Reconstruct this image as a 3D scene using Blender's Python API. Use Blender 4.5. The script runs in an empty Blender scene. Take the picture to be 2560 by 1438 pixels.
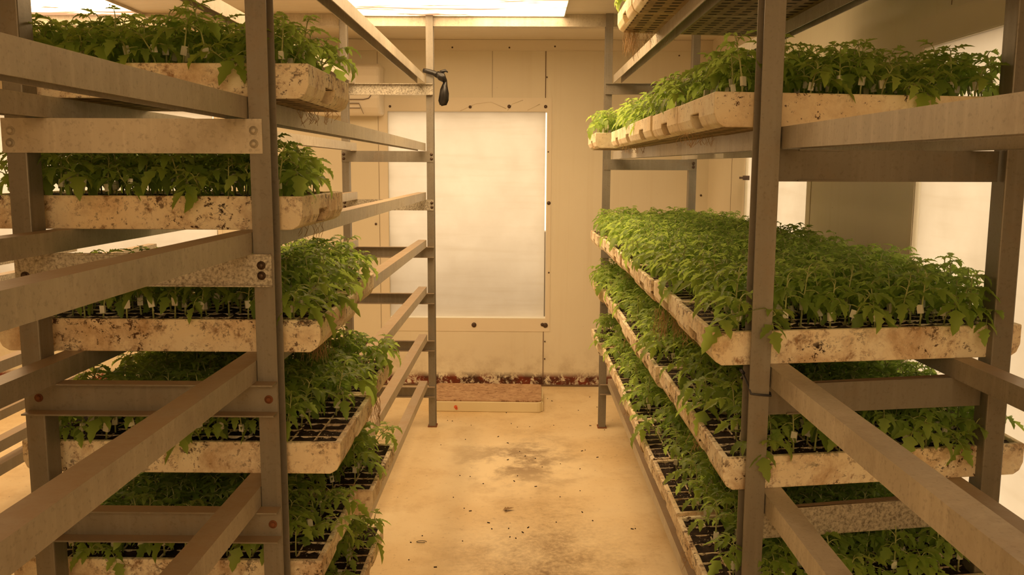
import bpy, bmesh, math, random
from mathutils import Vector, Matrix
R = random.Random(7)
S = bpy.context.scene
COL = S.collection

# ------------------------------------------------------------------ camera
PITCH, ROLL, YAW = 0.1340, -0.0046, -0.0096
EYE, FOCAL = 1.4651, 2192.0
fw = Vector((math.sin(YAW)*math.cos(PITCH), math.cos(YAW)*math.cos(PITCH), -math.sin(PITCH)))
r0 = Vector((math.cos(YAW), -math.sin(YAW), 0)); u0 = r0.cross(fw)
rt = r0*math.cos(ROLL) - u0*math.sin(ROLL); up = rt.cross(fw)
cd = bpy.data.cameras.new('camera'); cam = bpy.data.objects.new('camera', cd); COL.objects.link(cam)
M = Matrix((rt, up, -fw)).transposed().to_4x4(); M.translation = Vector((0, 0, EYE)); cam.matrix_world = M
cd.sensor_width = 36; cd.lens = FOCAL/2560*36; cd.clip_start = 0.02
S.camera = cam

# ------------------------------------------------------------------ world, lights, exposure
WARM = (1.0, 0.66, 0.335)
LAMP_S = {'aisle': 9.5, 'left': 10.0, 'rear': 11.0}
world = bpy.data.worlds.new('daylight'); S.world = world; world.use_nodes = True
bg = world.node_tree.nodes['Background']; bg.inputs[0].default_value = (1.0, 0.76, 0.47, 1); bg.inputs[1].default_value = 2.5
S.view_settings.view_transform = 'Standard'; S.view_settings.look = 'None'
S.view_settings.gamma = 1.0; S.view_settings.use_curve_mapping = False
S.view_settings.exposure = 0.0
S.cycles.max_bounces = 8

# ------------------------------------------------------------------ room dimensions
XL, XR, YB, YN, ZC = -4.0, 1.236, 5.84, -2.6, 2.298

# ------------------------------------------------------------------ helpers
def link(o, parent=None):
    COL.objects.link(o)
    if parent: o.parent = parent
    return o

def empty(name, loc=(0, 0, 0), rz=0.0):
    o = bpy.data.objects.new(name, None); o.location = loc; o.rotation_euler = (0, 0, rz); o.empty_display_size = .05
    return link(o)

def tag(o, label=None, cat=None, group=None, kind=None):
    if label: o['label'] = label
    if cat: o['category'] = cat
    if group: o['group'] = group
    if kind: o['kind'] = kind
    return o

class MB:
    def __init__(s): s.v = []; s.f = []; s.m = []
    def add(s, vs, fs, mi=0):
        b = len(s.v); s.v += [tuple(v) for v in vs]; s.f += [tuple(b+i for i in f) for f in fs]; s.m += [mi]*len(fs)
    def hexa(s, p, mi=0):   # p: 8 points, bottom 4 ccw then top 4
        s.add(p, [(3,2,1,0),(4,5,6,7),(0,1,5,4),(1,2,6,5),(2,3,7,6),(3,0,4,7)], mi)
    def box(s, x0, x1, y0, y1, z0, z1, mi=0):
        s.hexa([(x0,y0,z0),(x1,y0,z0),(x1,y1,z0),(x0,y1,z0),(x0,y0,z1),(x1,y0,z1),(x1,y1,z1),(x0,y1,z1)], mi)
    def tube(s, pts, rad, n=6, mi=0, cap=True):
        pts = [Vector(p) for p in pts]; rad = rad if isinstance(rad, (list, tuple)) else [rad]*len(pts)
        b = len(s.v); side = None
        for i, p in enumerate(pts):
            d = (pts[min(i+1, len(pts)-1)]-pts[max(i-1, 0)]).normalized()
            if side is None: side = d.cross(Vector((.13, .31, .94))).normalized()
            side = (side - d*side.dot(d)).normalized(); w = d.cross(side)
            for k in range(n):
                a = 2*math.pi*k/n; s.v.append(tuple(p+(side*math.cos(a)+w*math.sin(a))*rad[i]))
        for i in range(len(pts)-1):
            for k in range(n):
                s.f.append((b+i*n+k, b+i*n+(k+1) % n, b+(i+1)*n+(k+1) % n, b+(i+1)*n+k)); s.m.append(mi)
        if cap:
            s.f.append(tuple(b+k for k in reversed(range(n)))); s.m.append(mi)
            e = b+(len(pts)-1)*n; s.f.append(tuple(e+k for k in range(n))); s.m.append(mi)
    def mesh(s, name, mats, smooth=False):
        me = bpy.data.meshes.new(name); me.from_pydata(s.v, [], s.f)
        for m in (mats if isinstance(mats, (list, tuple)) else [mats]): me.materials.append(m)
        me.polygons.foreach_set('material_index', s.m)
        if smooth: me.polygons.foreach_set('use_smooth', [True]*len(s.f))
        me.update(); return me
    def obj(s, name, mats, parent=None, smooth=False, bevel=0, loc=None):
        o = bpy.data.objects.new(name, s.mesh(name, mats, smooth)); link(o, parent)
        if loc: o.location = loc
        if bevel:
            b = o.modifiers.new('bevel', 'BEVEL'); b.width = bevel; b.segments = 2; b.limit_method = 'ANGLE'
        return o

# ------------------------------------------------------------------ materials
class Mat:
    def __init__(s, name):
        s.m = bpy.data.materials.new(name); s.m.use_nodes = True; s.t = s.m.node_tree
        s.b = s.t.nodes['Principled BSDF']; s.out = s.t.nodes['Material Output']; s.tc = s.t.nodes.new('ShaderNodeTexCoord')
        s.vec = s.tc.outputs['Object']
    def n(s, typ, **kw):
        nd = s.t.nodes.new(typ)
        for k, v in kw.items():
            if k.startswith('_'): setattr(nd, k[1:], v)
            else: s.put(nd.inputs[int(k[1:])] if k[0] == 'i' and k[1:].isdigit() else nd.inputs[k.replace('_', ' ')], v)
        return nd
    def put(s, sock, v):
        if isinstance(v, bpy.types.NodeSocket): s.t.links.new(v, sock)
        else: sock.default_value = v
    def jitter(s):          # every object gets its own piece of the pattern
        oi = s.n('ShaderNodeObjectInfo'); mu = s.n('ShaderNodeMath', _operation='MULTIPLY', i0=oi.outputs['Random'], i1=37.0)
        ad = s.n('ShaderNodeVectorMath', _operation='ADD', i0=s.vec, i1=mu.outputs[0]); s.vec = ad.outputs[0]; return oi
    def scalevec(s, sc):
        return s.n('ShaderNodeVectorMath', _operation='MULTIPLY', i0=s.vec, i1=sc).outputs[0]
    def noise(s, scale, detail=3, rough=.55, dist=0, vec=None):
        return s.n('ShaderNodeTexNoise', Vector=vec or s.vec, Scale=scale, Detail=detail, Roughness=rough, Distortion=dist).outputs[0]
    def step(s, v, a, b, lo=0.0, hi=1.0):
        return s.n('ShaderNodeMapRange', i0=v, i1=a, i2=b, i3=lo, i4=hi).outputs[0]
    def math(s, op, a, b=0.0):
        return s.n('ShaderNodeMath', _operation=op, i0=a, i1=b).outputs[0]
    def mix(s, f, a, b):
        nd = s.t.nodes.new('ShaderNodeMix'); nd.data_type = 'RGBA'
        s.put(nd.inputs[0], f)
        for i, c in ((6, a), (7, b)): s.put(nd.inputs[i], c if isinstance(c, bpy.types.NodeSocket) else (*c, 1))
        return nd.outputs[2]
    def bump(s, h, st=.3, d=.01):
        s.put(s.b.inputs['Normal'], s.n('ShaderNodeBump', Height=h, Strength=st, Distance=d).outputs[0])
    def base(s, c, rough=.6, metal=0.0, spec=.5):
        s.put(s.b.inputs['Base Color'], c if isinstance(c, bpy.types.NodeSocket) else (*c, 1))
        s.put(s.b.inputs['Roughness'], rough); s.put(s.b.inputs['Metallic'], metal); s.b.inputs['Specular IOR Level'].default_value = spec
        return s.m

def simple(name, c, rough=.6, metal=0.0, spec=.5): return Mat(name).base(c, rough, metal, spec)

def m_wall():
    m = Mat('cold_room_panel'); geo = m.n('ShaderNodeNewGeometry'); m.vec = geo.outputs['Position']
    big = m.noise(1.3, 3); streak = m.noise(1.0, 3, vec=m.scalevec((22, 22, .7)))
    c = m.mix(m.step(big, .35, .7), (.80, .74, .60), (.74, .675, .53))
    c = m.mix(m.step(streak, .55, .9, 0, .35), c, (.62, .52, .36))
    sep = m.n('ShaderNodeSeparateXYZ', Vector=m.vec); z = sep.outputs[2]
    dirt = m.math('MULTIPLY', m.step(m.noise(7, 6, .7), .45, .72), m.step(z, .30, .02))
    c = m.mix(m.math('MULTIPLY', dirt, .75), c, (.28, .18, .09))
    rust = m.math('MULTIPLY', m.step(m.noise(22, 7, .75, .6), .42, .50), m.step(z, .10, .06))
    c = m.mix(rust, c, m.mix(m.step(m.noise(9, 3), .4, .6), (.05, .012, .006), (.17, .022, .006)))
    dots = m.n('ShaderNodeTexVoronoi', Vector=m.vec, Scale=9.0).outputs['Distance']
    c = m.mix(m.step(dots, .022, .012), c, (.30, .2, .1))
    wav = m.n('ShaderNodeTexWave', _wave_type='BANDS', _bands_direction='DIAGONAL', Vector=m.scalevec((1, 1, 0)), Scale=14.0)
    m.bump(wav.outputs['Fac'], .06, .003)
    return m.base(c, .38, 0, .5)

def m_ceiling():
    m = Mat('ceiling_panel'); geo = m.n('ShaderNodeNewGeometry'); m.vec = geo.outputs['Position']
    c = m.mix(m.step(m.noise(1.5, 3), .35, .7), (.78, .72, .60), (.70, .63, .50))
    rib = m.n('ShaderNodeTexWave', _wave_type='BANDS', _bands_direction='Y', Vector=m.vec, Scale=9.0)
    m.bump(rib.outputs['Fac'], .25, .004)
    return m.base(c, .4)

def m_floor():
    m = Mat('painted_floor'); geo = m.n('ShaderNodeNewGeometry'); m.vec = geo.outputs['Position']
    big = m.noise(1.3, 5, .55, .1); mid = m.noise(4.2, 8, .70, .1); fine = m.noise(45, 5, .7)
    c = m.mix(m.step(big, .36, .66), (.86, .72, .48), (.70, .52, .28))
    c = m.mix(m.step(mid, .50, .72, 0, .6), c, (.54, .37, .17))
    d = m.n('ShaderNodeVectorMath', _operation='DISTANCE', i0=m.scalevec((1.9, .85, 0)), i1=(.22, 2.42, 0)).outputs['Value']
    path = m.math('MULTIPLY', m.step(d, .95, .15), m.step(mid, .30, .60))
    c = m.mix(m.math('MULTIPLY', m.math('MULTIPLY', path, m.step(fine, .36, .56, .35, 1)), .95), c, (.24, .155, .08))
    d2 = m.n('ShaderNodeVectorMath', _operation='DISTANCE', i0=m.scalevec((1.4, 1, 0)), i1=(.02, 4.3, 0)).outputs['Value']
    c = m.mix(m.math('MULTIPLY', m.math('MULTIPLY', m.step(d2, .55, .12), m.step(mid, .42, .56)), .8), c, (.26, .17, .09))
    c = m.mix(m.math('MULTIPLY', m.step(fine, .58, .72), m.step(big, .4, .6, .15, .7)), c, (.28, .18, .08))
    sp = m.n('ShaderNodeTexVoronoi', Vector=m.vec, Scale=11.0, Randomness=1.0).outputs['Distance']
    c = m.mix(m.step(sp, .035, .02), c, (.08, .045, .02))
    m.bump(fine, .15, .003)
    return m.base(c, .42, 0, .4)

def m_metal(name='galvanised_steel', spangle=0.0, tone=1.0, dusty=1.0):
    m = Mat(name); m.jitter(); geo = m.n('ShaderNodeNewGeometry')
    nz = m.n('ShaderNodeSeparateXYZ', Vector=geo.outputs['True Normal']).outputs[2]
    a = m.noise(3.0, 5, .6); st = m.noise(1, 4, vec=m.scalevec((60, 60, 2)))
    c = m.mix(m.step(a, .3, .7), tuple(v*tone for v in (.235, .215, .18)), tuple(v*tone for v in (.34, .31, .255)))
    c = m.mix(m.step(st, .48, .8, 0, .35), c, tuple(v*tone*1.5 for v in (.30, .28, .24)))
    c = m.mix(m.step(m.noise(9, 5, .7), .52, .75, 0, .5), c, (.26, .19, .12))
    c = m.mix(m.step(m.noise(140, 2), .56, .75, 0, .3), c, (.12, .085, .055))
    if spangle:
        vo = m.n('ShaderNodeTexNoise', Vector=m.vec, Scale=150.0, Detail=5.0, Roughness=.7, Distortion=.3).outputs[0]
        c = m.mix(m.step(vo, .42, .60, 0, spangle), c, (.66, .63, .54))
        c = m.mix(m.step(vo, .44, .36, 0, spangle*.8), c, (.16, .14, .11))
    dust = m.math('MULTIPLY', m.step(nz, .5, .9), m.step(m.noise(12, 5, .7), .25, .6, .55*dusty, dusty))
    c = m.mix(dust, c, (.38, .265, .16))
    m.bump(m.noise(60, 4), .12, .002)
    rough = m.step(a, .3, .7, .38, .58)
    m.base(c, rough, .35); m.put(m.b.inputs['Metallic'], m.math('MULTIPLY', m.math('SUBTRACT', 1.0, dust), .35))
    return m.m

def m_foam(dirt=1.0):
    m = Mat('polystyrene' if dirt > 1 else 'cleaner_polystyrene'); m.jitter(); geo = m.n('ShaderNodeNewGeometry')
    nz = m.n('ShaderNodeSeparateXYZ', Vector=geo.outputs['True Normal']).outputs[2]
    c = m.mix(m.step(m.noise(6, 4), .35, .7), (.95, .87, .69), (.88, .71, .47))
    c = m.mix(m.step(m.noise(11, 7, .72, .3), .47, .68, 0, .8*min(1, dirt)), c, (.48, .29, .14))
    c = m.mix(m.step(m.noise(30, 7, .75, .2), .54, .66, 0, .55*dirt), c, (.30, .16, .075))
    clump = m.step(m.noise(5, 4, .6), .38, .60)
    sp = m.noise(70, 8, .74, .25); sp2 = m.noise(24, 9, .80, .15, vec=m.scalevec((.8, .8, 1.3)))
    hi = m.step(m.n('ShaderNodeSeparateXYZ', Vector=m.tc.outputs['Object']).outputs[2], .035, .066, .0, .035)
    k = m.math('MULTIPLY', m.step(m.math('ADD', sp, hi), .615-.03*dirt, .655-.03*dirt), m.math('ADD', clump, .12))
    c = m.mix(k, c, (.10, .05, .025))
    k = m.math('MULTIPLY', m.step(m.math('ADD', sp2, hi), .665-.04*dirt, .69-.04*dirt), m.math('ADD', clump, .15))
    c = m.mix(k, c, (.035, .018, .010))
    # underside: dark grid of drain holes on a darker brown base
    p = m.tc.outputs['Object']; s2 = m.n('ShaderNodeSeparateXYZ', Vector=p)
    fx = m.math('PINGPONG', m.math('MULTIPLY', s2.outputs[0], 1/.0247), 1.0); fy = m.math('PINGPONG', m.math('MULTIPLY', s2.outputs[1], 1/.024), 1.0)
    hole = m.math('MULTIPLY', m.step(fx, .35, .5), m.step(fy, .5, .62))
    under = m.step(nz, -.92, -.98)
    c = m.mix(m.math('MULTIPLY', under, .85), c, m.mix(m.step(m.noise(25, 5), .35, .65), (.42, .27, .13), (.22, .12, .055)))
    c = m.mix(m.math('MULTIPLY', under, hole), c, (.05, .025, .012))
    m.bump(m.noise(120, 4), .25, .003)
    return m.base(c, .75, 0, .3)

def m_leaf():
    m = Mat('seedling_leaf'); oi = m.n('ShaderNodeObjectInfo'); rnd = oi.outputs['Random']
    c = m.mix(rnd, (.22, .34, .065), (.34, .47, .13))
    isl = m.n('ShaderNodeNewGeometry').outputs['Random Per Island']
    c = m.mix(m.math('MULTIPLY', isl, .65), c, (.10, .20, .035))
    c = m.mix(m.step(isl, .90, .97, 0, .55), c, (.46, .54, .20))
    c = m.mix(m.step(m.noise(9, 2), .66, .76, 0, .6), c, (.40, .42, .08))
    geo = m.n('ShaderNodeNewGeometry'); c = m.mix(m.math('MULTIPLY', geo.outputs['Backfacing'], .35), c, (.32, .46, .22))
    m.base(c, .5, 0, .35)
    tr = m.n('ShaderNodeBsdfTranslucent', Color=m.mix(.72, c, (.68, .92, .17)))
    mx = m.t.nodes.new('ShaderNodeMixShader'); mx.inputs[0].default_value = .52
    m.put(mx.inputs[1], m.b.outputs[0]); m.put(mx.inputs[2], tr.outputs[0]); m.put(m.out.inputs[0], mx.outputs[0])
    return m.m

def m_soil():
    m = Mat('potting_soil'); m.jitter()
    c = m.mix(m.step(m.noise(60, 5, .7), .35, .7), (.012, .008, .006), (.055, .032, .02))
    vo = m.n('ShaderNodeTexVoronoi', Vector=m.vec, Scale=120.0).outputs['Distance']
    c = m.mix(m.math('MULTIPLY', m.step(vo, .22, .14), m.step(m.noise(20, 2), .5, .6)), c, (.55, .48, .38))
    m.bump(m.noise(90, 5), .8, .006)
    return m.base(c, .9, 0, .2)

def m_pane():
    m = Mat('clouded_plastic_film'); geo = m.n('ShaderNodeNewGeometry'); m.vec = geo.outputs['Position']
    c = m.mix(m.step(m.noise(3, 5, .6), .35, .7), (.93, .91, .88), (.85, .82, .78))
    c = m.mix(m.step(m.noise(1, 4, vec=m.scalevec((2, 2, 30))), .5, .8, 0, .25), c, (.72, .66, .58))
    m.base(c, .35, 0, .4); tr = m.n('ShaderNodeBsdfTranslucent', Color=c)
    mx = m.t.nodes.new('ShaderNodeMixShader'); mx.inputs[0].default_value = .82
    m.put(mx.inputs[1], m.b.outputs[0]); m.put(mx.inputs[2], tr.outputs[0]); m.put(m.out.inputs[0], mx.outputs[0])
    return m.m

def m_lamp(st):
    m = Mat('light_diffuser'); geo = m.n('ShaderNodeNewGeometry'); m.vec = geo.outputs['Position']
    f = m.step(m.noise(1, 6, .7, .8, vec=m.scalevec((1.0, 5, 1))), .50, .58)
    c = m.mix(f, WARM, (.10, .052, .025))
    em = m.n('ShaderNodeEmission', Color=c, Strength=st); m.put(m.out.inputs[0], em.outputs[0]); return m.m

WALL, CEIL, FLOOR = m_wall(), m_ceiling(), m_floor()
METAL, METAL_S = m_metal(tone=.85), m_metal('spangled_galvanised_steel', .8, 1.15)
METAL_L = m_metal('pale_galvanised_steel', 0, 2.0, .35)
METAL_R = m_metal('dusty_galvanised_rail', 0, 1.65, .9)
FOAM_D, FOAM_C = m_foam(1.6), m_foam(.55)
LEAF, SOIL, PANE = m_leaf(), m_soil(), m_pane()
STEM = simple('pale_green_stem', (.42, .46, .18), .5)
CLIP = simple('milky_silicone_clip', (.80, .78, .66), .35)
BOLT = simple('dark_bolt_head', (.10, .065, .045), .45, .5)
SEAM = simple('dark_joint', (.16, .10, .06), .8)
STRIP = simple('pale_sheet_strip', (.80, .72, .58), .35)
WHITE = simple('white_plastic', (.82, .76, .66), .35)
WDARK = simple('grey_vent', (.20, .15, .11), .6)
BLACKP = simple('black_plastic', (.012, .011, .011), .28)
ROOT = simple('dry_roots', (.50, .33, .17), .8)
RUST = simple('rust', (.20, .07, .025), .9)
PADTOP = None

# ------------------------------------------------------------------ room shell
def wall_mesh(u0, u1, holes, put, th, extra=0):
    """wall in (u, z) with rectangular holes, thickness th outward; put(u, d, z) -> xyz"""
    us = sorted({u0, u1, *[h[0] for h in holes], *[h[1] for h in holes]}); zs = sorted({0.0, ZC, *[h[2] for h in holes], *[h[3] for h in holes]})
    m = MB()
    for i in range(len(us)-1):
        for j in range(len(zs)-1):
            cu, cz = (us[i]+us[i+1])/2, (zs[j]+zs[j+1])/2
            if any(h[0] < cu < h[1] and h[2] < cz < h[3] for h in holes): continue
            for d in (0, th):
                m.add([put(us[i], d, zs[j]), put(us[i+1], d, zs[j]), put(us[i+1], d, zs[j+1]), put(us[i], d, zs[j+1])], [(0, 1, 2, 3)])
    for a, b, c, d in holes:
        q = [(a, c), (b, c), (b, d), (a, d)]
        for k in range(4):
            (ua, za), (ub, zb_) = q[k], q[(k+1) % 4]
            m.add([put(ua, 0, za), put(ub, 0, zb_), put(ub, th, zb_), put(ua, th, za)], [(0, 1, 2, 3)])
    return m
def struct(o): return tag(o, kind='structure')
TH = .08
WZ0, WZ1 = .468, 1.838
back_holes = [(-.877, .169, WZ0, WZ1), (-3.75, -2.024, WZ0, WZ1)]
right_holes = [(3.825, 4.88, WZ0, WZ1), (1.72, 2.778, WZ0, WZ1)]
pb = lambda u, d, z: (u, YB+d, z)
pr_ = lambda u, d, z: (XR+d, u, z)
wall_back = struct(wall_mesh(XL-TH, XR+TH, back_holes, pb, TH).obj('wall_back', WALL))
wall_right = struct(wall_mesh(YN-TH, YB+TH, right_holes, pr_, TH).obj('wall_right', WALL))
struct(wall_mesh(YN-TH, YB+TH, [], lambda u, d, z: (XL-d, u, z), TH).obj('wall_left', WALL))
struct(wall_mesh(XL-TH, XR+TH, [], lambda u, d, z: (u, YN-d, z), TH).obj('wall_front', WALL))
m = MB(); m.box(XL-TH, XR+TH, YN-TH, YB+TH, -.08, 0); struct(m.obj('floor', FLOOR))
m = MB(); m.box(XL-TH, XR+TH, YN-TH, YB+TH, ZC, ZC+.08); struct(m.obj('ceiling', CEIL))
m = MB(); m.box(XL, XR, 4.90, 4.985, 2.236, ZC-.001); m.box(XL, XR, 4.897, 4.90, 2.233, 2.239); struct(m.obj('trim_1', METAL_L))
# flashing along the top of the back wall
m = MB(); m.box(XL, XR, YB-.004, YB-.001, 2.228, ZC-.002); m.box(XL, XR, YB-.006, YB-.001, 2.226, 2.229); struct(m.obj('trim_2', STRIP))
m = MB(); m.box(XL, XR, YB-.008, YB-.001, 0.002, .012); struct(m.obj('baseboard_back', SEAM))
# unseen outside: ground and low wall added to darken the lower windows
blocker_mat = simple('light_blocker_grey', (.30, .25, .20), .9)
m = MB(); m.box(-14, 12, -10, 16, -.5, -.3); struct(m.obj('unseen_ground', blocker_mat))
m = MB(); m.box(-6, 3.2, YB+.75, YB+.9, -.3, 1.0); m.box(XR+1.1, XR+1.25, -2, YB+.9, -.3, .15); struct(m.obj('unseen_shade_wall', blocker_mat))

def screw(parent, name, p, axis, rad):
    m = MB(); a = Vector(p)
    m.tube([a, a+Vector(axis)*.004, a+Vector(axis)*.007], [rad, rad, rad*.55], 10); return m.obj(name, BOLT, parent, True)
# joints and screws of the back wall
m = MB()
for x in (.157, -.19):
    m.box(x-.0025, x+.0025, YB-.0025, YB-.0002, 1.90, 2.226) if x > 0 else m.box(x-.0008, x+.0008, YB-.0015, YB-.0002, 1.93, 2.226)
m.box(.157-.0025, .157+.0025, YB-.0025, YB-.0002, .02, .39)
for x in (-.94,): m.box(x-.0008, x+.001, YB-.0015, YB-.0002, .02, 2.22)
m.obj('panel_joint', SEAM, wall_back)
for x, z, r in ((-.45,2.247,.006),(-.08,2.247,.006),(.215,2.255,.006),(.165,2.06,.005),(.178,1.58,.005),(.185,1.244,.013),(.19,.78,.006),(.168,.31,.005),(.168,.19,.005),
                (-.97,2.05,.006),(-.95,1.86,.006),(1.19,1.30,.007),(1.13,2.19,.008),(1.13,2.165,.006),(1.02,2.2,.005),(-.965,1.10,.008)):
    screw(wall_back, 'screw', (x, YB, z), (0, -1, 0), r)
m = MB()
for y, z0 in ((2.62, 1.94), (5.2, .02)): m.box(XR-.0015, XR-.0002, y-.001, y+.001, z0, 2.28)
m.obj('panel_joint', SEAM, wall_right)
screw(wall_right, 'screw', (XR, 2.64, 1.975), (-1, 0, 0), .010)

def window(n, holes, put, ax, inward):
    a, b, c, d = holes
    w = empty('window_%d' % n, put((a+b)/2, 0, c)); struct(w)
    inv = Vector(w.location)
    def mk(name, rects, d0, d1, mat, pw=w):
        m = MB()
        for (u0, u1, z0, z1) in rects:
            P = [Vector(put(*t))-inv for t in ((u0,d0,z0),(u1,d0,z0),(u1,d1,z0),(u0,d1,z0),(u0,d0,z1),(u1,d0,z1),(u1,d1,z1),(u0,d1,z1))]
            m.hexa(P)
        return m.obj(name, mat, pw)
    mk('pane', [(a, b-.010, c+.010, d)], .012, .015, PANE)
    mk('window_frame', [(a-.055, b+.03, c-.09, c-.004), (a-.055, b+.03, d+.004, d+.09), (a-.055, a-.003, c-.004, d+.004), (b+.003, b+.03, c-.004, d+.004)], -.003, -.0005, STRIP)
    return w
w1 = window(1, back_holes[0], pb, 0, -1)
window(2, back_holes[1], pb, 0, -1); window(3, right_holes[0], pr_, 1, -1); window(4, right_holes[1], pr_, 1, -1)
for x, z, r in ((-.312,.422,.017),(.170,.422,.017),(.150,.427,.012),(-.335,1.868,.010),(-.08,1.872,.012),(.158,1.872,.011),(-.86,1.87,.008),(-.82,.42,.014)):
    screw(w1, 'screw', (x-w1.location.x, -.003, z-w1.location.z), (0, -1, 0), r)
# folds in the clear film above the pane
m = MB()
for pts in ([(-.40,.005),(-.30,.05),(-.20,.062),(-.10,.02)], [(-.09,.01),(-.06,.05),(.01,.075)], [(.04,.01),(.12,.05)]):
    m.tube([(x-w1.location.x, -.004, z+WZ1-w1.location.z) for x, z in pts], .0022, 5)
m.obj('film_fold', STRIP, w1, True)
m = MB(); m.box(-.03, -.003, -.02, .02, -.012, .012); m.box(-.045, -.03, -.035, .035, -.006, .006)
tag(m.obj('window_latch', BOLT, loc=(XR, 4.80, 1.425)), 'small dark latch on the bright window of the right wall', 'latch')

# ------------------------------------------------------------------ ceiling lights
def ceiling_light(x0, x1, y0, y1, st, label):
    t = tag(empty('ceiling_light', ((x0+x1)/2, (y0+y1)/2, ZC)), label, 'light')
    a, b = (x1-x0)/2, (y1-y0)/2
    m = MB(); m.add([(-a, -b, -.012), (a, -b, -.012), (a, b, -.012), (-a, b, -.012)], [(3, 2, 1, 0)])
    m.obj('diffuser', m_lamp(st), t)
    m = MB()
    for q in ((-a-.006, a+.006, -b-.006, -b), (-a-.006, a+.006, b, b+.006), (-a-.006, -a, -b, b), (a, a+.006, -b, b)): m.box(*q, -.015, 0)
    m.obj('rim', METAL_L, t)
ceiling_light(-.888, .227, 3.0, 4.885, LAMP_S['aisle'], 'wide streaky ceiling light panel over the far end of the aisle')
ceiling_light(-3.1, -2.058, 3.3, 5.24, LAMP_S['left'], 'wide bright ceiling light panel beyond the left rack')
ceiling_light(-1.0, 1.0, -2.45, -.95, LAMP_S['rear'], 'unseen fill light panel on the ceiling behind the near end of the racks')  # unseen panel behind the camera, made strong to fill the tray fronts

# ------------------------------------------------------------------ racks
def post(parent, x0, x1, y0, y1, z1, name='post'):
    m = MB(); m.box(x0, x1, y0, y1, .004, z1); o = m.obj(name, METAL, parent, bevel=.003)
    f = MB(); f.box(x0-.006, x1+.006, y0-.006, y1+.006, 0, .006); f.obj('foot_plate', RUST, o, bevel=.002)
    return o

def channel_post(parent, x0, x1, y0, y1, z1, open_right):
    """channel whose open side faces the aisle"""
    m = MB(); t = .003
    m.box(x0, x1, y0, y0+t, .004, z1); m.box(x0, x1, y1-t, y1, .004, z1)
    if open_right: m.box(x0, x0+t, y0+t, y1-t, .004, z1)
    else: m.box(x1-t, x1, y0+t, y1-t, .004, z1)
    o = m.obj('post', METAL, parent, bevel=.0008)
    f = MB(); f.box(x0-.006, x1+.006, y0-.006, y1+.006, 0, .006); f.obj('foot_plate', RUST, o, bevel=.002)
    return o

def rail(parent, a, b, w, h=.041, mat=None, t=.003):
    """inverted channel from a to b; points are the bottom of its x-min side"""
    m = MB(); (xa, ya, za), (xb, yb, zb) = a, b
    def slab(dx0, dx1, dz0, dz1):
        m.hexa([(xa+dx0, ya, za+dz0), (xa+dx1, ya, za+dz0), (xb+dx1, yb, zb+dz0), (xb+dx0, yb, zb+dz0),
                (xa+dx0, ya, za+dz1), (xa+dx1, ya, za+dz1), (xb+dx1, yb, zb+dz1), (xb+dx0, yb, zb+dz1)])
    slab(0, w, h-t, h); slab(0, t, 0, h-t); slab(w-t, w, 0, h-t)
    return m.obj('rail', mat or METAL_R, parent)

def crossbar(parent, a, b, zt, h, front, mat=None, lip=.03, bolts=(), bolt_mat=None, sideways=0):
    """a, b: (x, y) ends of its face; front=True: lips point towards the aisle mouth"""
    (xa, ya), (xb, yb) = a, b; m = MB(); t = .003
    def slab(y0, y1, z0, z1, ia=0, ib=0):
        m.hexa([(xa+ia, ya+y0, z0), (xb-ib, yb+y0, z0), (xb-ib, yb+y1, z0), (xa+ia, ya+y1, z0),
                (xa+ia, ya+y0, z1), (xb-ib, yb+y0, z1), (xb-ib, yb+y1, z1), (xa+ia, ya+y1, z1)])
    slab(-t, 0, zt-h, zt)
    if front: slab(-lip, -t, zt-t, zt); slab(-lip, -t, zt-h, zt-h+t)
    else: slab(0, lip, zt-t, zt, .045, .045); slab(0, lip, zt-h, zt-h+t, .045, .045)
    o = m.obj('crossbar', mat or METAL, parent)
    for bx, bz in bolts:
        f = (bx-xa)/(xb-xa); y = ya+(yb-ya)*f-t
        q = MB(); q.tube([(bx, y+.001, bz), (bx, y-.0015, bz)], [.0085, .0085], 14); q.tube([(bx, y-.001, bz), (bx, y-.004, bz), (bx, y-.0055, bz)], [.0055, .005, .003], 10)
        q.obj('bolt', bolt_mat or METAL_L, o, True)
    return o

def lerp(z, y):   # z = (near, far) heights at the two frames
    return z[0]+(z[1]-z[0])*(y-1.69)/3.17
LEFT = {'T': (1.9227, 1.9227), 'A': (1.558, 1.562), 'B': (1.300, 1.297), 'C': (1.047, 1.0355), 'D': (.788, .775), 'E': (.518, .505), 'F': (.250, .238)}
RIGHT = {'T': (1.918, 1.928), 'A': (1.506, 1.522), 'C': (1.040, 1.0355), 'D': (.779, .775), 'E': (.510, .505), 'F': (.250, .258)}
YF, YK, YP = 1.69, 4.865, -1.48      # near frame, far frame, frame behind the camera
ZTOP = 2.232
rack_l = tag(empty('storage_rack', (-.733, 0, 0)), 'galvanised steel rack left of the aisle, six levels with a few seedling trays', 'rack')
def loc(parent, *xs): return [x-parent.location.x for x in xs]
L = lambda x: x+.733
for y in (YP, YF, YK):
    ztop = ZTOP if y != YK else 2.297
    channel_post(rack_l, L(-.519), L(-.479), y, y+.052, ztop, True); post(rack_l, L(-.987), L(-.947), y, y+.052, ztop)
for k, z in LEFT.items():
    yend = 4.83
    for xa, xb in ((-.565, -.565), (-.945, -.945)):
        rail(rack_l, (L(xa), YP-.05, lerp(z, YP)+.0005), (L(xb), yend if xa > -.6 else yend+.03, lerp(z, yend)+.0005), .0445 if xa > -.6 else .0425)
H = .0635
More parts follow.
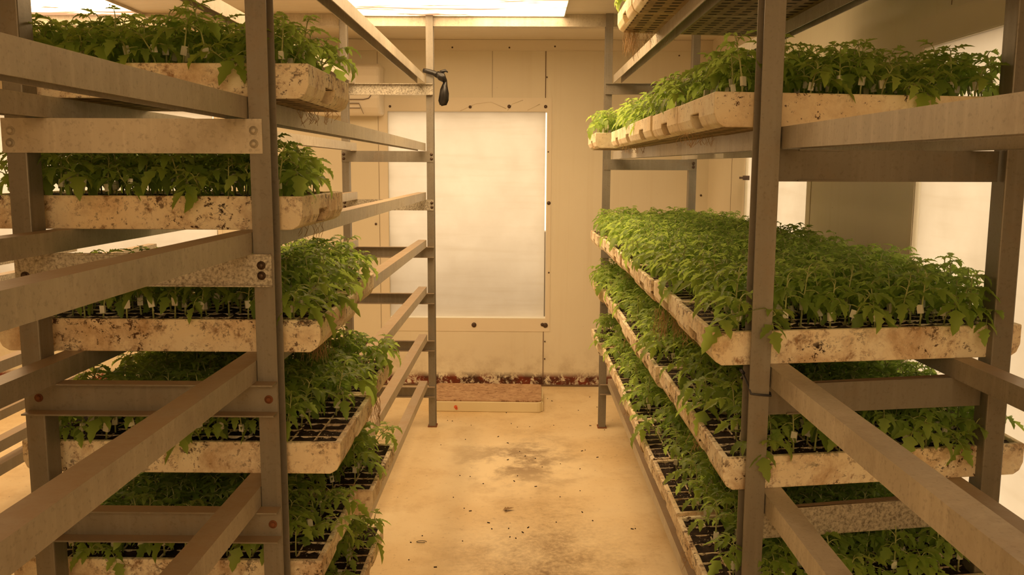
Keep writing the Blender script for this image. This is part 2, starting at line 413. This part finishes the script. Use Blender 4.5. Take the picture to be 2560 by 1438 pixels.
for k, z in LEFT.items():
    sp = {'T': (1, METAL_S), 'A': (0, METAL), 'B': (0, METAL_S)}.get(k, (1, METAL))
    crossbar(rack_l, (L(-.987), YK), (L(-.482), YK), z[1], .060, sp[0], sp[1], .025, [(L(-.975), z[1]-.018), (L(-.975), z[1]-.042), (L(-.492), z[1]-.018), (L(-.492), z[1]-.042)] if not sp[0] else [], BOLT)
for k, z in LEFT.items():
    zz = z[0]
    if k == 'A': crossbar(rack_l, (L(-.992), YF), (L(-.493), YF), zz, .0655, 0, METAL_L, .02, [(L(-.974), zz-.024), (L(-.976), zz-.047), (L(-.509), zz-.022), (L(-.509), zz-.047)])
    elif k == 'B': crossbar(rack_l, (L(-.985), YF), (L(-.483), YF), zz, .064, 1, METAL_S, .008, [(L(-.503), zz-.022), (L(-.503), zz-.042), (L(-.965), zz-.045)], BOLT)
    elif k != 'T': crossbar(rack_l, (L(-.975), YF), (L(-.480), YF), zz, .064, 1, METAL, .034, [(L(-.497), zz-.036), (L(-.955), zz-.036)], RUST)
    crossbar(rack_l, (L(-.987), YP+.06), (L(-.482), YP+.06), lerp(z, YP), .064, 0)

rack_r = tag(empty('storage_rack', (.73, 0, 0)), 'galvanised steel rack right of the aisle, crowded with seedling trays', 'rack')
Q = lambda x: x-.73
for y, xo, dy in ((YP, .968, 0), (YF, .970, .09), (YK, .922, .0)):
    ztop = ZTOP if y != YK else 2.297
    channel_post(rack_r, Q(.452), Q(.492), y, y+.052, ztop, False); post(rack_r, Q(xo), Q(xo+.042), y+dy, y+dy+.052, ztop)
for k, z in RIGHT.items():
    rail(rack_r, (Q(.495), YP-.05, lerp(z, YP)+.0005), (Q(.495), 4.83, lerp(z, 4.83)+.0005), .043, mat=METAL_L if k in 'CD' else METAL_R)
    rail(rack_r, (Q(.922), YP-.05, lerp(z, YP)+.0005), (Q(.875), 4.83, lerp(z, 4.83)+.0005), .043)
    crossbar(rack_r, (Q(.455), YK), (Q(.962), YK), z[1], .058, 1 if k in 'TF' else 0, METAL, .022, [(Q(.945), z[1]-.02), (Q(.945), z[1]-.04)], BOLT)
    crossbar(rack_r, (Q(.455), YP+.06), (Q(1.0), YP+.06), lerp(z, YP), .062, 0)
    if k != 'T':
        crossbar(rack_r, (Q(.493), YF+.03), (Q(.966), YF+.115), z[0], .062, 0, METAL_S if k == 'D' else METAL, .02)
# the third rack, seen through the left one
rack_t = tag(empty('storage_rack', (-2.13, 0, 0)), 'empty galvanised rack far left, seen through the tray rack against the bright window', 'rack')
Tt = lambda x: x+2.13
for z, xs in ((1.035, (-1.925, -2.34)), (.727, (-1.925, -2.34)), (.44, (-1.925,)), (.355, (-1.925, -2.34))):
    for x in xs: rail(rack_t, (Tt(x), -.6, z), (Tt(x), 4.5, z), .045, mat=METAL_S if z > 1 else METAL)
for y in (-.2, 2.45):
    post(rack_t, Tt(-1.965), Tt(-1.925), y, y+.05, 1.4); post(rack_t, Tt(-2.385), Tt(-2.345), y, y+.05, 1.4)
    for z in (1.035, .727, .355): crossbar(rack_t, (Tt(-2.385), y), (Tt(-1.925), y), z, .06, 0)

# ------------------------------------------------------------------ seedlings
def leaflet(m, base, d, nrm, ln, wd, droop, mi=0):
    d = Vector(d).normalized(); nrm = (Vector(nrm)-d*Vector(nrm).dot(d)).normalized(); sd = d.cross(nrm)
    prof = ((0, .0), (.14, .50), (.28, 1.0), (.37, .60), (.50, .88), (.60, .50), (.74, .48), (1, 0))
    p = Vector(base); vs = []; fs = []; prev = None; ang = 0
    pos = p.copy(); last = 0; row = []
    for i, (t, w) in enumerate(prof):
        ang = droop*t; dd = d*math.cos(ang)-nrm*math.sin(ang); nn = nrm*math.cos(ang)+d*math.sin(ang)
        pos = pos+dd*ln*(t-last); last = t
        if w == 0: row.append([len(vs)]); vs.append(pos.copy())
        else:
            lift = nn*wd*w*.22; b = len(vs)
            vs += [pos+sd*wd*w*.5+lift, pos.copy(), pos-sd*wd*w*.5+lift]; row.append([b, b+1, b+2])
    for a, b in zip(row, row[1:]):
        if len(a) == 1: fs += [(a[0], b[0], b[1]), (a[0], b[1], b[2])]
        elif len(b) == 1: fs += [(a[0], b[0], a[1]), (a[1], b[0], a[2])]
        else: fs += [(a[0], b[0], b[1], a[1]), (a[1], b[1], b[2], a[2])]
    m.add(vs, fs, mi)

def seedling_mesh(seed, h, lean=0.0, leafy=1.0):
    g = random.Random(seed); m = MB(); Z = Vector((0, 0, 1))
    bx, by = g.uniform(-.012, .012)+lean, g.uniform(-.012, .012)
    def sp(t): return Vector((bx*t*t, by*t*t, h*t))
    m.tube([sp(t) for t in (0, .3, .6, .85, 1)], [.0021, .0018, .0016, .0013, .001], 5, 1)
    for k in (0, 1):   # seed leaves
        a = g.uniform(0, 1)+k*math.pi; b = sp(.36)
        d = Vector((math.cos(a), math.sin(a), .15)); leaflet(m, b+d*.006, d, Z, .022, .006, .5)
    nl = 7; az = g.uniform(0, 6.28)
    for i in range(nl):
        f = i/(nl-1); az += 2.4+g.uniform(-.4, .4); t = .56+.44*f; b = sp(t)
        pl = (.034-.020*f)*g.uniform(.8, 1.25)*leafy; el = .35+.75*f+g.uniform(-.25, .25)
        out = Vector((math.cos(az), math.sin(az), 0)); pts = [b]; ang = el
        for s in range(4):
            pts.append(pts[-1]+(out*math.cos(ang)+Z*math.sin(ang))*pl/3); ang -= .30+.12*g.random()
        m.tube(pts, [.0012, .0011, .001, .0008, .0006], 4, 1, False)
        sd = out.cross(Z); size = (1.0-.35*f)*g.uniform(.85, 1.2)*leafy
        def nr(): return Z+Vector((g.uniform(-.35, .35), g.uniform(-.35, .35), 0))
        dirn = (pts[-1]-pts[-2]).normalized()
        leaflet(m, pts[-1], dirn, nr(), .044*size, .026*size, .45+g.uniform(-.3, .7))
        for s in (-1, 1):
            dd = dirn*.55+sd*s*.85+Z*g.uniform(-.15, .1); leaflet(m, pts[3], dd, nr(), .034*size, .019*size, .45+g.uniform(-.2, .6))
            if f < .85:
                dd = dirn*.2+sd*s+Z*g.uniform(-.2, .1); leaflet(m, pts[2], dd, nr(), .024*size, .011*size, .5)
    return m.mesh('seedling', [LEAF, STEM], True)
UPR = [seedling_mesh(100+i, R.uniform(.092, .120)) for i in range(10)]
LEAN = [seedling_mesh(200+i, R.uniform(.060, .085), .040, 1.2) for i in range(5)]
FLOP = [seedling_mesh(300+i, R.uniform(.030, .045), .055, 1.15) for i in range(3)]
cm = MB(); cm.box(-.0055, .0055, -.0045, .0015, 0, .017); cm.tube([(0, .0005, -.008), (0, .0005, 0)], .0012, 5)
CLIPM = cm.mesh('clip', [CLIP])

# ------------------------------------------------------------------ trays
TL, TW, THT = .67, .405, .068
def tray_meshes(shear):
    def solid(fn):
        bm = bmesh.new(); fn(bm); me = bpy.data.meshes.new('t'); bm.to_mesh(me); bm.free(); o = bpy.data.objects.new('t', me); COL.objects.link(o); return o
    def prism(bm, poly, y0, y1):
        a = [bm.verts.new((x, y0, z)) for x, z in poly]; b = [bm.verts.new((x, y1, z)) for x, z in poly]
        bm.faces.new(a[::-1]); bm.faces.new(b); n = len(a)
        for i in range(n): bm.faces.new((a[i], a[(i+1) % n], b[(i+1) % n], b[i]))
        bmesh.ops.recalc_face_normals(bm, faces=bm.faces)
    hx, hy = TL/2, TW/2; c = .022
    poly = [(-hx+c, 0), (hx-c, 0), (hx-c*.35, c*.4), (hx, c*1.2), (hx, THT), (-hx, THT), (-hx, c*1.2), (-hx+c*.35, c*.4)]
    base = solid(lambda bm: prism(bm, poly, -hy, hy))
    cuts = []
    def bx(x0, x1, y0, y1, z0, z1): cuts.append(solid(lambda bm: prism(bm, [(x0, z0), (x1, z0), (x1, z1), (x0, z1)], y0, y1)))
    bx(-hx+.013, hx-.013, -hy+.013, hy-.013, THT-.016, THT+.02)
    for s in (-1, 1):
        xa, xb = sorted((s*(hx-.03), s*(hx+.02))); bx(xa, xb, -.05, .04, .006, .036)
    for cobj in cuts:
        md = base.modifiers.new('b', 'BOOLEAN'); md.object = cobj; md.operation = 'DIFFERENCE'; md.solver = 'EXACT'
    bv = base.modifiers.new('v', 'BEVEL'); bv.width = .0035; bv.segments = 2; bv.limit_method = 'ANGLE'
    dg = bpy.context.evaluated_depsgraph_get(); me = bpy.data.meshes.new_from_object(base.evaluated_get(dg))
    for o in cuts+[base]: bpy.data.objects.remove(o)
    m = MB(); m.add([v.co for v in me.vertices], [tuple(p.vertices) for p in me.polygons])
    ax, ay = hx-.012, hy-.012; nx, ny = 13, 8
    for i in range(1, nx):
        x = -ax+2*ax*i/nx; m.box(x-.0016, x+.0016, -ay, ay, THT-.017, THT-.0055)
    for j in range(1, ny):
        y = -ay+2*ay*j/ny; m.box(-ax, ax, y-.0016, y+.0016, THT-.017, THT-.0050)
    m.v = [(x, y+shear*x, z) for x, y, z in m.v]
    body = m.mesh('tray_body', [FOAM_D])
    bodyc = body.copy(); bodyc.materials[0] = FOAM_C
    soils = []
    for q in range(2):
        g = random.Random(q+5); s = MB(); nx, ny = 52, 30; vs = []
        for j in range(ny+1):
            for i in range(nx+1):
                x, y = -ax+2*ax*i/nx, -ay+2*ay*j/ny
                vs.append((x, y+shear*x, THT-.0065+g.uniform(-.0045, .0035)))
        s.add(vs, [(j*(nx+1)+i, j*(nx+1)+i+1, (j+1)*(nx+1)+i+1, (j+1)*(nx+1)+i) for j in range(ny) for i in range(nx)])
        soils.append(s.mesh('soil', [SOIL], True))
    return body, bodyc, soils
TRAYS = {0.0: tray_meshes(0.0), .17: tray_meshes(.17)}

def roots(parent, spots, g):
    m = MB()
    for (x, y, n, ln, wdt) in spots:
        for _ in range(n):
            p = Vector((x+g.uniform(-wdt, wdt), y+g.uniform(-wdt, wdt), .003)); pts = [p]
            for s in range(5): pts.append(pts[-1]+Vector((g.uniform(-.007, .007), g.uniform(-.007, .007), -ln/5*g.uniform(.4, 1.1))))
            m.tube(pts, .0006, 3, 0, False)
    return tag(m.obj('roots', ROOT, parent), 'dry roots hanging under the tray', kind='stuff')

def tray(x0, y0, z, shear, label, group, clean=False, aisle=1, near=False, skip=.06, edge_gap=.0, seed=0, tall=1.0, rootspots=None, bare=0):
    """x0, y0: the corner nearest the aisle and the viewer; aisle=+1: aisle on the x-max side"""
    g = random.Random(seed*31+11)
    cx = x0-TL/2 if aisle > 0 else x0+TL/2
    cy = y0+TW/2 if aisle > 0 else y0+TW/2+shear*TL/2
    t = tag(empty('seedling_tray', (cx, cy, z)), label, 'seedling tray', group)
    b, bc, so = TRAYS[shear]
    link(bpy.data.objects.new('tray_body', bc if clean else b), t)
    link(bpy.data.objects.new('soil', so[seed % 2]), t)
    ax, ay = TL/2-.012, TW/2-.012
    for j in range(8):
        for i in range(12):
            x = -ax+2*ax*(i+.5)/13+ax/13; y = -ay+2*ay*(j+.5)/8; 
            fromaisle = (11-i) if aisle > 0 else i
            if i < bare or g.random() < skip or (fromaisle == 0 and g.random() < edge_gap) or (fromaisle == 1 and g.random() < edge_gap*.4): continue
            rz = g.uniform(0, 6.28); me = g.choice(UPR)
            edge = (fromaisle == 0) or j == 0
            if edge:
                r_ = g.random()
                if r_ < .30: me = g.choice(LEAN)
                elif r_ < .38: me = g.choice(FLOP)
                if r_ < .38:
                    if fromaisle == 0 and not (j == 0 and g.random() < .5): rz = (0 if aisle > 0 else math.pi)+g.uniform(-.5, .5)
                    else: rz = -math.pi/2+g.uniform(-.5, .5)
            s = link(bpy.data.objects.new('seedling', me), t)
            xx, yy = x+g.uniform(-.006, .006), y+g.uniform(-.006, .006)
            s.location = (xx, yy+shear*xx, THT-.010); s.rotation_euler = (g.uniform(-.09, .09), g.uniform(-.09, .09), rz)
            k = g.uniform(.86, 1.12)*tall; s.scale = (k, k, k)
            if (near and j < 3) or fromaisle < 2:
                if g.random() < .9:
                    c = link(bpy.data.objects.new('clip', CLIPM), s); c.location = (0, 0, .022+g.uniform(-.004, .012))
                    c.rotation_euler = (g.uniform(-.2, .2), g.uniform(-.2, .2), -rz+g.uniform(-.8, .8))
    if rootspots: roots(t, rootspots, g)
    return t

ORD = ['front', 'second', 'third', 'fourth', 'fifth', 'sixth', 'rearmost']
sd = 0
# left rack: (level, x of the aisle end, y of the near edge, label, options)
for k, x, y, lab, opt in (
    ('A', -.415, 1.742, 'speckled white foam seedling tray alone on the highest loaded level of the left rack', dict(near=True, rootspots=[(.27, .12, 26, .045, .04)])),
    ('B', -.440, 1.765, 'soil stained foam seedling tray alone on the second loaded level of the left rack', dict(near=True, rootspots=[(.26, .1, 22, .06, .05)])),
    ('C', -.412, 1.775, 'brown stained foam seedling tray with rounded corner, front one on third level of left rack', dict(near=True, rootspots=[(.25, .1, 60, .10, .03)])),
    ('C', -.440, 2.205, 'foam seedling tray poking out behind the front one on third level of left rack', dict(edge_gap=.2, bare=6)),
    ('D', -.375, 1.770, 'dirty foam seedling tray, front one on fourth level of left rack', dict(near=True, edge_gap=.4)),
    ('D', -.392, 2.190, 'foam seedling tray with bare soil cells, second one on fourth level of left rack', dict(edge_gap=.5, rootspots=[(.30, .0, 40, .09, .03)])),
    ('E', -.425, 1.790, 'foam seedling tray at the picture bottom, front one on fifth level of left rack', dict(near=True, edge_gap=.4)),
    ('E', -.385, 2.212, 'foam seedling tray close to the floor, second one on fifth level of left rack', dict(edge_gap=.35)),
    ('F', -.440, 1.800, 'foam seedling tray on the lowest level of left rack, front one', dict(edge_gap=.5)),
    ('F', -.425, 2.215, 'foam seedling tray on lowest level of left rack, reaching past the front one', dict(edge_gap=.3)),
):
    sd += 1; tray(x, y, lerp(LEFT[k], y+.2)+.0415, 0.0, lab, 'seedling trays on the left rack', aisle=1, seed=sd, tall=1.03, **opt)
lev = {'T': 'top', 'A': 'second', 'C': 'third', 'D': 'fourth', 'E': 'lowest loaded'}
def right_row(k, ys, xs, clean, looks, **opt):
    global sd
    for n, (y, x) in enumerate(zip(ys, xs)):
        sd += 1; o = ORD[n] if n < len(ys)-1 else 'rearmost'
        lab = '%s seedling tray, %s one on the %s level of the right rack' % (looks, o, lev[k])
        op = dict(opt)
        if n > 0: op['near'] = False
        if k == 'T' and n == len(ys)-1: op['rootspots'] = [(-.29, .10, 60, .11, .025), (-.20, .14, 25, .06, .06)]
        elif n == 1 and k == 'C': op['rootspots'] = [(-.30, .0, 70, .09, .05)]
        elif n in (0, 3): op['rootspots'] = [(-.29, .1, 20, .04, .04)]
        tray(x, y, lerp(RIGHT[k], y+.2)+.0415, .17, lab, 'seedling trays on the %s level of the right rack' % lev[k], clean=clean, aisle=-1, seed=sd, **op)
right_row('T', (2.08, 2.495, 2.91), (.35, .352, .350), True, 'high foam', skip=.3)
right_row('A', (1.735, 2.155, 2.575, 2.985, 3.40, 3.945), (.374, .376, .372, .378, .385, .328), True, 'clean pale foam', near=True, skip=.04)
right_row('C', (1.700, 2.115, 2.53, 2.945, 3.36, 3.775, 4.25), (.378, .386, .380, .388, .383, .384, .372), False, 'densely planted foam', near=True, skip=.03, tall=1.05)
right_row('D', (1.712, 2.13, 2.545, 2.96, 3.375, 3.79, 4.26), (.412, .412, .402, .396, .405, .400, .385), False, 'stained foam', near=True, skip=.05, edge_gap=.35)
right_row('E', (1.665, 2.09, 2.505, 2.92, 3.335, 3.75, 4.26), (.388, .392, .390, .396, .400, .398, .385), False, 'low soil-edged foam', near=True, skip=.06, edge_gap=.55)

# ------------------------------------------------------------------ single things
# upturned foam slab on the floor by the back wall
def m_padtop():
    m = Mat('peeling_brown_foam'); c = m.mix(m.step(m.noise(14, 6, .7), .35, .65), (.38, .22, .12), (.54, .36, .21))
    c = m.mix(m.step(m.noise(1, 5, .7, .8, vec=m.scalevec((30, 60, 10))), .52, .62), c, (.22, .11, .05)); m.bump(m.noise(40, 5), .5, .006); return m.base(c, .9)
PADS = simple('yellowed_foam', (.80, .70, .46), .7)
slab = tag(empty('foam_slab', (-.205, 5.40, 0), -.02), 'worn brown-topped foam slab lying on the floor by the back wall', 'foam slab')
def rounded(m, hx, hy, z0, z1, cr, notch=False):
    pts = []
    for cx, cy, a0 in ((hx-cr, -hy+cr, -90), (hx-cr, hy-cr, 0), (-hx+cr, hy-cr, 90), (-hx+cr, -hy+cr, 180)):
        for s in range(4):
            a = math.radians(a0+30*s); pts.append((cx+cr*math.cos(a), cy+cr*math.sin(a)))
    n = len(pts); m.add([(x, y, z0) for x, y in pts]+[(x, y, z1) for x, y in pts], [tuple(range(n))[::-1], tuple(range(n, 2*n))]+[(i, (i+1) % n, n+(i+1) % n, n+i) for i in range(n)])
m = MB(); rounded(m, .345, .215, 0, .064, .03); m.box(.30, .352, -.19, -.14, .0, .052); m.box(.30, .352, -.05, .19, 0, .052); m.obj('slab_body', PADS, slab, bevel=.005)
m = MB(); rounded(m, .342, .211, .064, .073, .03); m.obj('peeling_top', m_padtop(), slab, bevel=.003)
m = MB(); m.tube([(-.18, -.2155, .030), (-.18, -.2170, .030)], .011, 9); m.tube([(-.175, -.2155, .020), (-.175, -.2170, .020)], .008, 7)
m.obj('paint_mark', simple('red_paint', (.80, .16, .06), .6), slab)

# air conditioner on the back wall
ac = tag(empty('air_conditioner', (-1.30, YB, 1.806)), 'white wall air conditioner behind the left rack', 'air conditioner')
m = MB(); hx = .405
prof = [(0, 0), (.13, .0), (.175, .045), (.20, .10), (.205, .24), (.185, .30), (.13, .322), (0, .322)]
m.add([(-hx, -d, z) for d, z in prof]+[(hx, -d, z) for d, z in prof], [tuple(range(8)), tuple(range(15, 7, -1))]+[(i, 8+i, 8+(i+1) % 8, (i+1) % 8) for i in range(8)])
m.obj('housing', WHITE, ac, bevel=.02)
m = MB(); m.tube([(-.36, -.2, .092), (.30, -.2, .092), (.335, -.202, .100), (.35, -.205, .118)], .0035, 5); m.obj('panel_groove', WDARK, ac, True)
m = MB(); m.box(-.36, .27, -.196, -.15, .066, .071); m.box(-.36, .275, -.176, -.14, .038, .042); m.tube([(.272, -.197, .07), (.292, -.150, .006)], .002, 4); m.obj('air_vent', WDARK, ac)

# torn black plastic tied to the far left post
rag = tag(empty('plastic_strip', (-.485, 4.85, 1.945)), 'torn black plastic strip knotted round the far post of the left rack', 'plastic strip')
def ribbon(m, pts, wd, g):
    rows = []
    for (x, y, z), w in zip(pts, wd): rows.append([(x-w*.5, y+g.uniform(-.012, .012), z+w*.25), (x, y+g.uniform(-.018, .006), z+g.uniform(-.006, .006)), (x+w*.5, y+g.uniform(-.012, .012), z-w*.25)])
    vs = [v for r_ in rows for v in r_]; m.add(vs, [(3*i+k, 3*i+k+1, 3*i+k+4, 3*i+k+3) for i in range(len(rows)-1) for k in (0, 1)])
g = random.Random(3); m = MB()
m.tube([(-.045, -.008, .047), (-.02, -.014, .042), (.01, -.016, .034), (.035, -.02, .020)], [.012, .014, .014, .017], 8)
m.tube([(.03, -.02, .03), (.055, -.03, .012), (.075, -.02, -.012)], [.016, .024, .012], 8)
m.tube([(.048, -.02, .034), (.075, -.02, .046), (.088, -.02, .036)], [.012, .008, .003], 6)
knot = m.obj('knot', BLACKP, rag, True)
m = MB(); ribbon(m, [(.078, -.02, .0), (.072, -.02, -.03), (.07, -.02, -.065), (.066, -.02, -.10), (.058, -.02, -.125), (.048, -.02, -.14)], [.006, .024, .045, .052, .044, .008], g)
o = m.obj('tail', BLACKP, rag, True); s_ = o.modifiers.new('s', 'SOLIDIFY'); s_.thickness = .002

# wire tie round the near right post
m = MB(); z = 1.028
m.tube([(.446, 1.72, z+.035), (.450, 1.70, z+.02), (.455, 1.686, z+.001), (.475, 1.6865, z-.001), (.494, 1.686, z-.002), (.496, 1.70, z), (.495, 1.745, z), (.470, 1.746, z+.006), (.449, 1.745, z+.02), (.448, 1.72, z+.03)], .0022, 6)
m.tube([(.448, 1.72, z+.034), (.440, 1.715, z+.044)], .0035, 6)
tag(m.obj('wire_tie', simple('dark_wire', (.04, .04, .05), .4), smooth=True), 'thin dark wire tied round the near post of the right rack', 'wire')

# litter on the floor
lm = MB(); leaflet(lm, (0, 0, 0), (1, .2, 0), (0, 0, 1), .05, .03, -.25); leaflet(lm, (.01, 0, 0), (.3, -1, 0), (0, 0, 1), .02, .014, -.3)
o = lm.obj('dry_leaf', simple('dried_leaf', (.30, .19, .09), .8), loc=(-.07, 3.63, .004)); tag(o, 'curled brown dry leaf on the floor in mid-aisle', 'leaf')
lm = MB(); leaflet(lm, (0, 0, 0), (1, .2, 0), (0, 0, 1), .018, .012, -.2)
o = lm.obj('fallen_leaf', LEAF, loc=(.17, 2.99, .004)); tag(o, 'tiny green fallen leaf on the aisle floor', 'leaf')
m = MB(); pts = [(.02*math.cos(a), .009*math.sin(a), .003) for a in [k*.5 for k in range(12)]]; m.tube(pts, .0012, 5)
tag(m.obj('wire_loop', BLACKP, loc=(-.385, 3.30, 0), smooth=True), 'small dark wire loop on the floor beside the left rack', 'wire loop')
m = MB(); g = random.Random(12)
for _ in range(90):
    x, y = g.uniform(-.45, .5), g.uniform(2.2, 5.6); a = g.uniform(0, 3.1); l = g.choice((.002, .002, .003, .006))
    m.hexa([(x+dx*l*math.cos(a)-dy*.0018*math.sin(a), y+dx*l*math.sin(a)+dy*.0018*math.cos(a), z) for z in (0.0, .003) for dx, dy in ((-1, -1), (1, -1), (1, 1), (-1, 1))])
tag(m.obj('crumbs', SOIL), 'dark crumbs of soil scattered over the aisle floor', 'soil crumbs', kind='stuff')
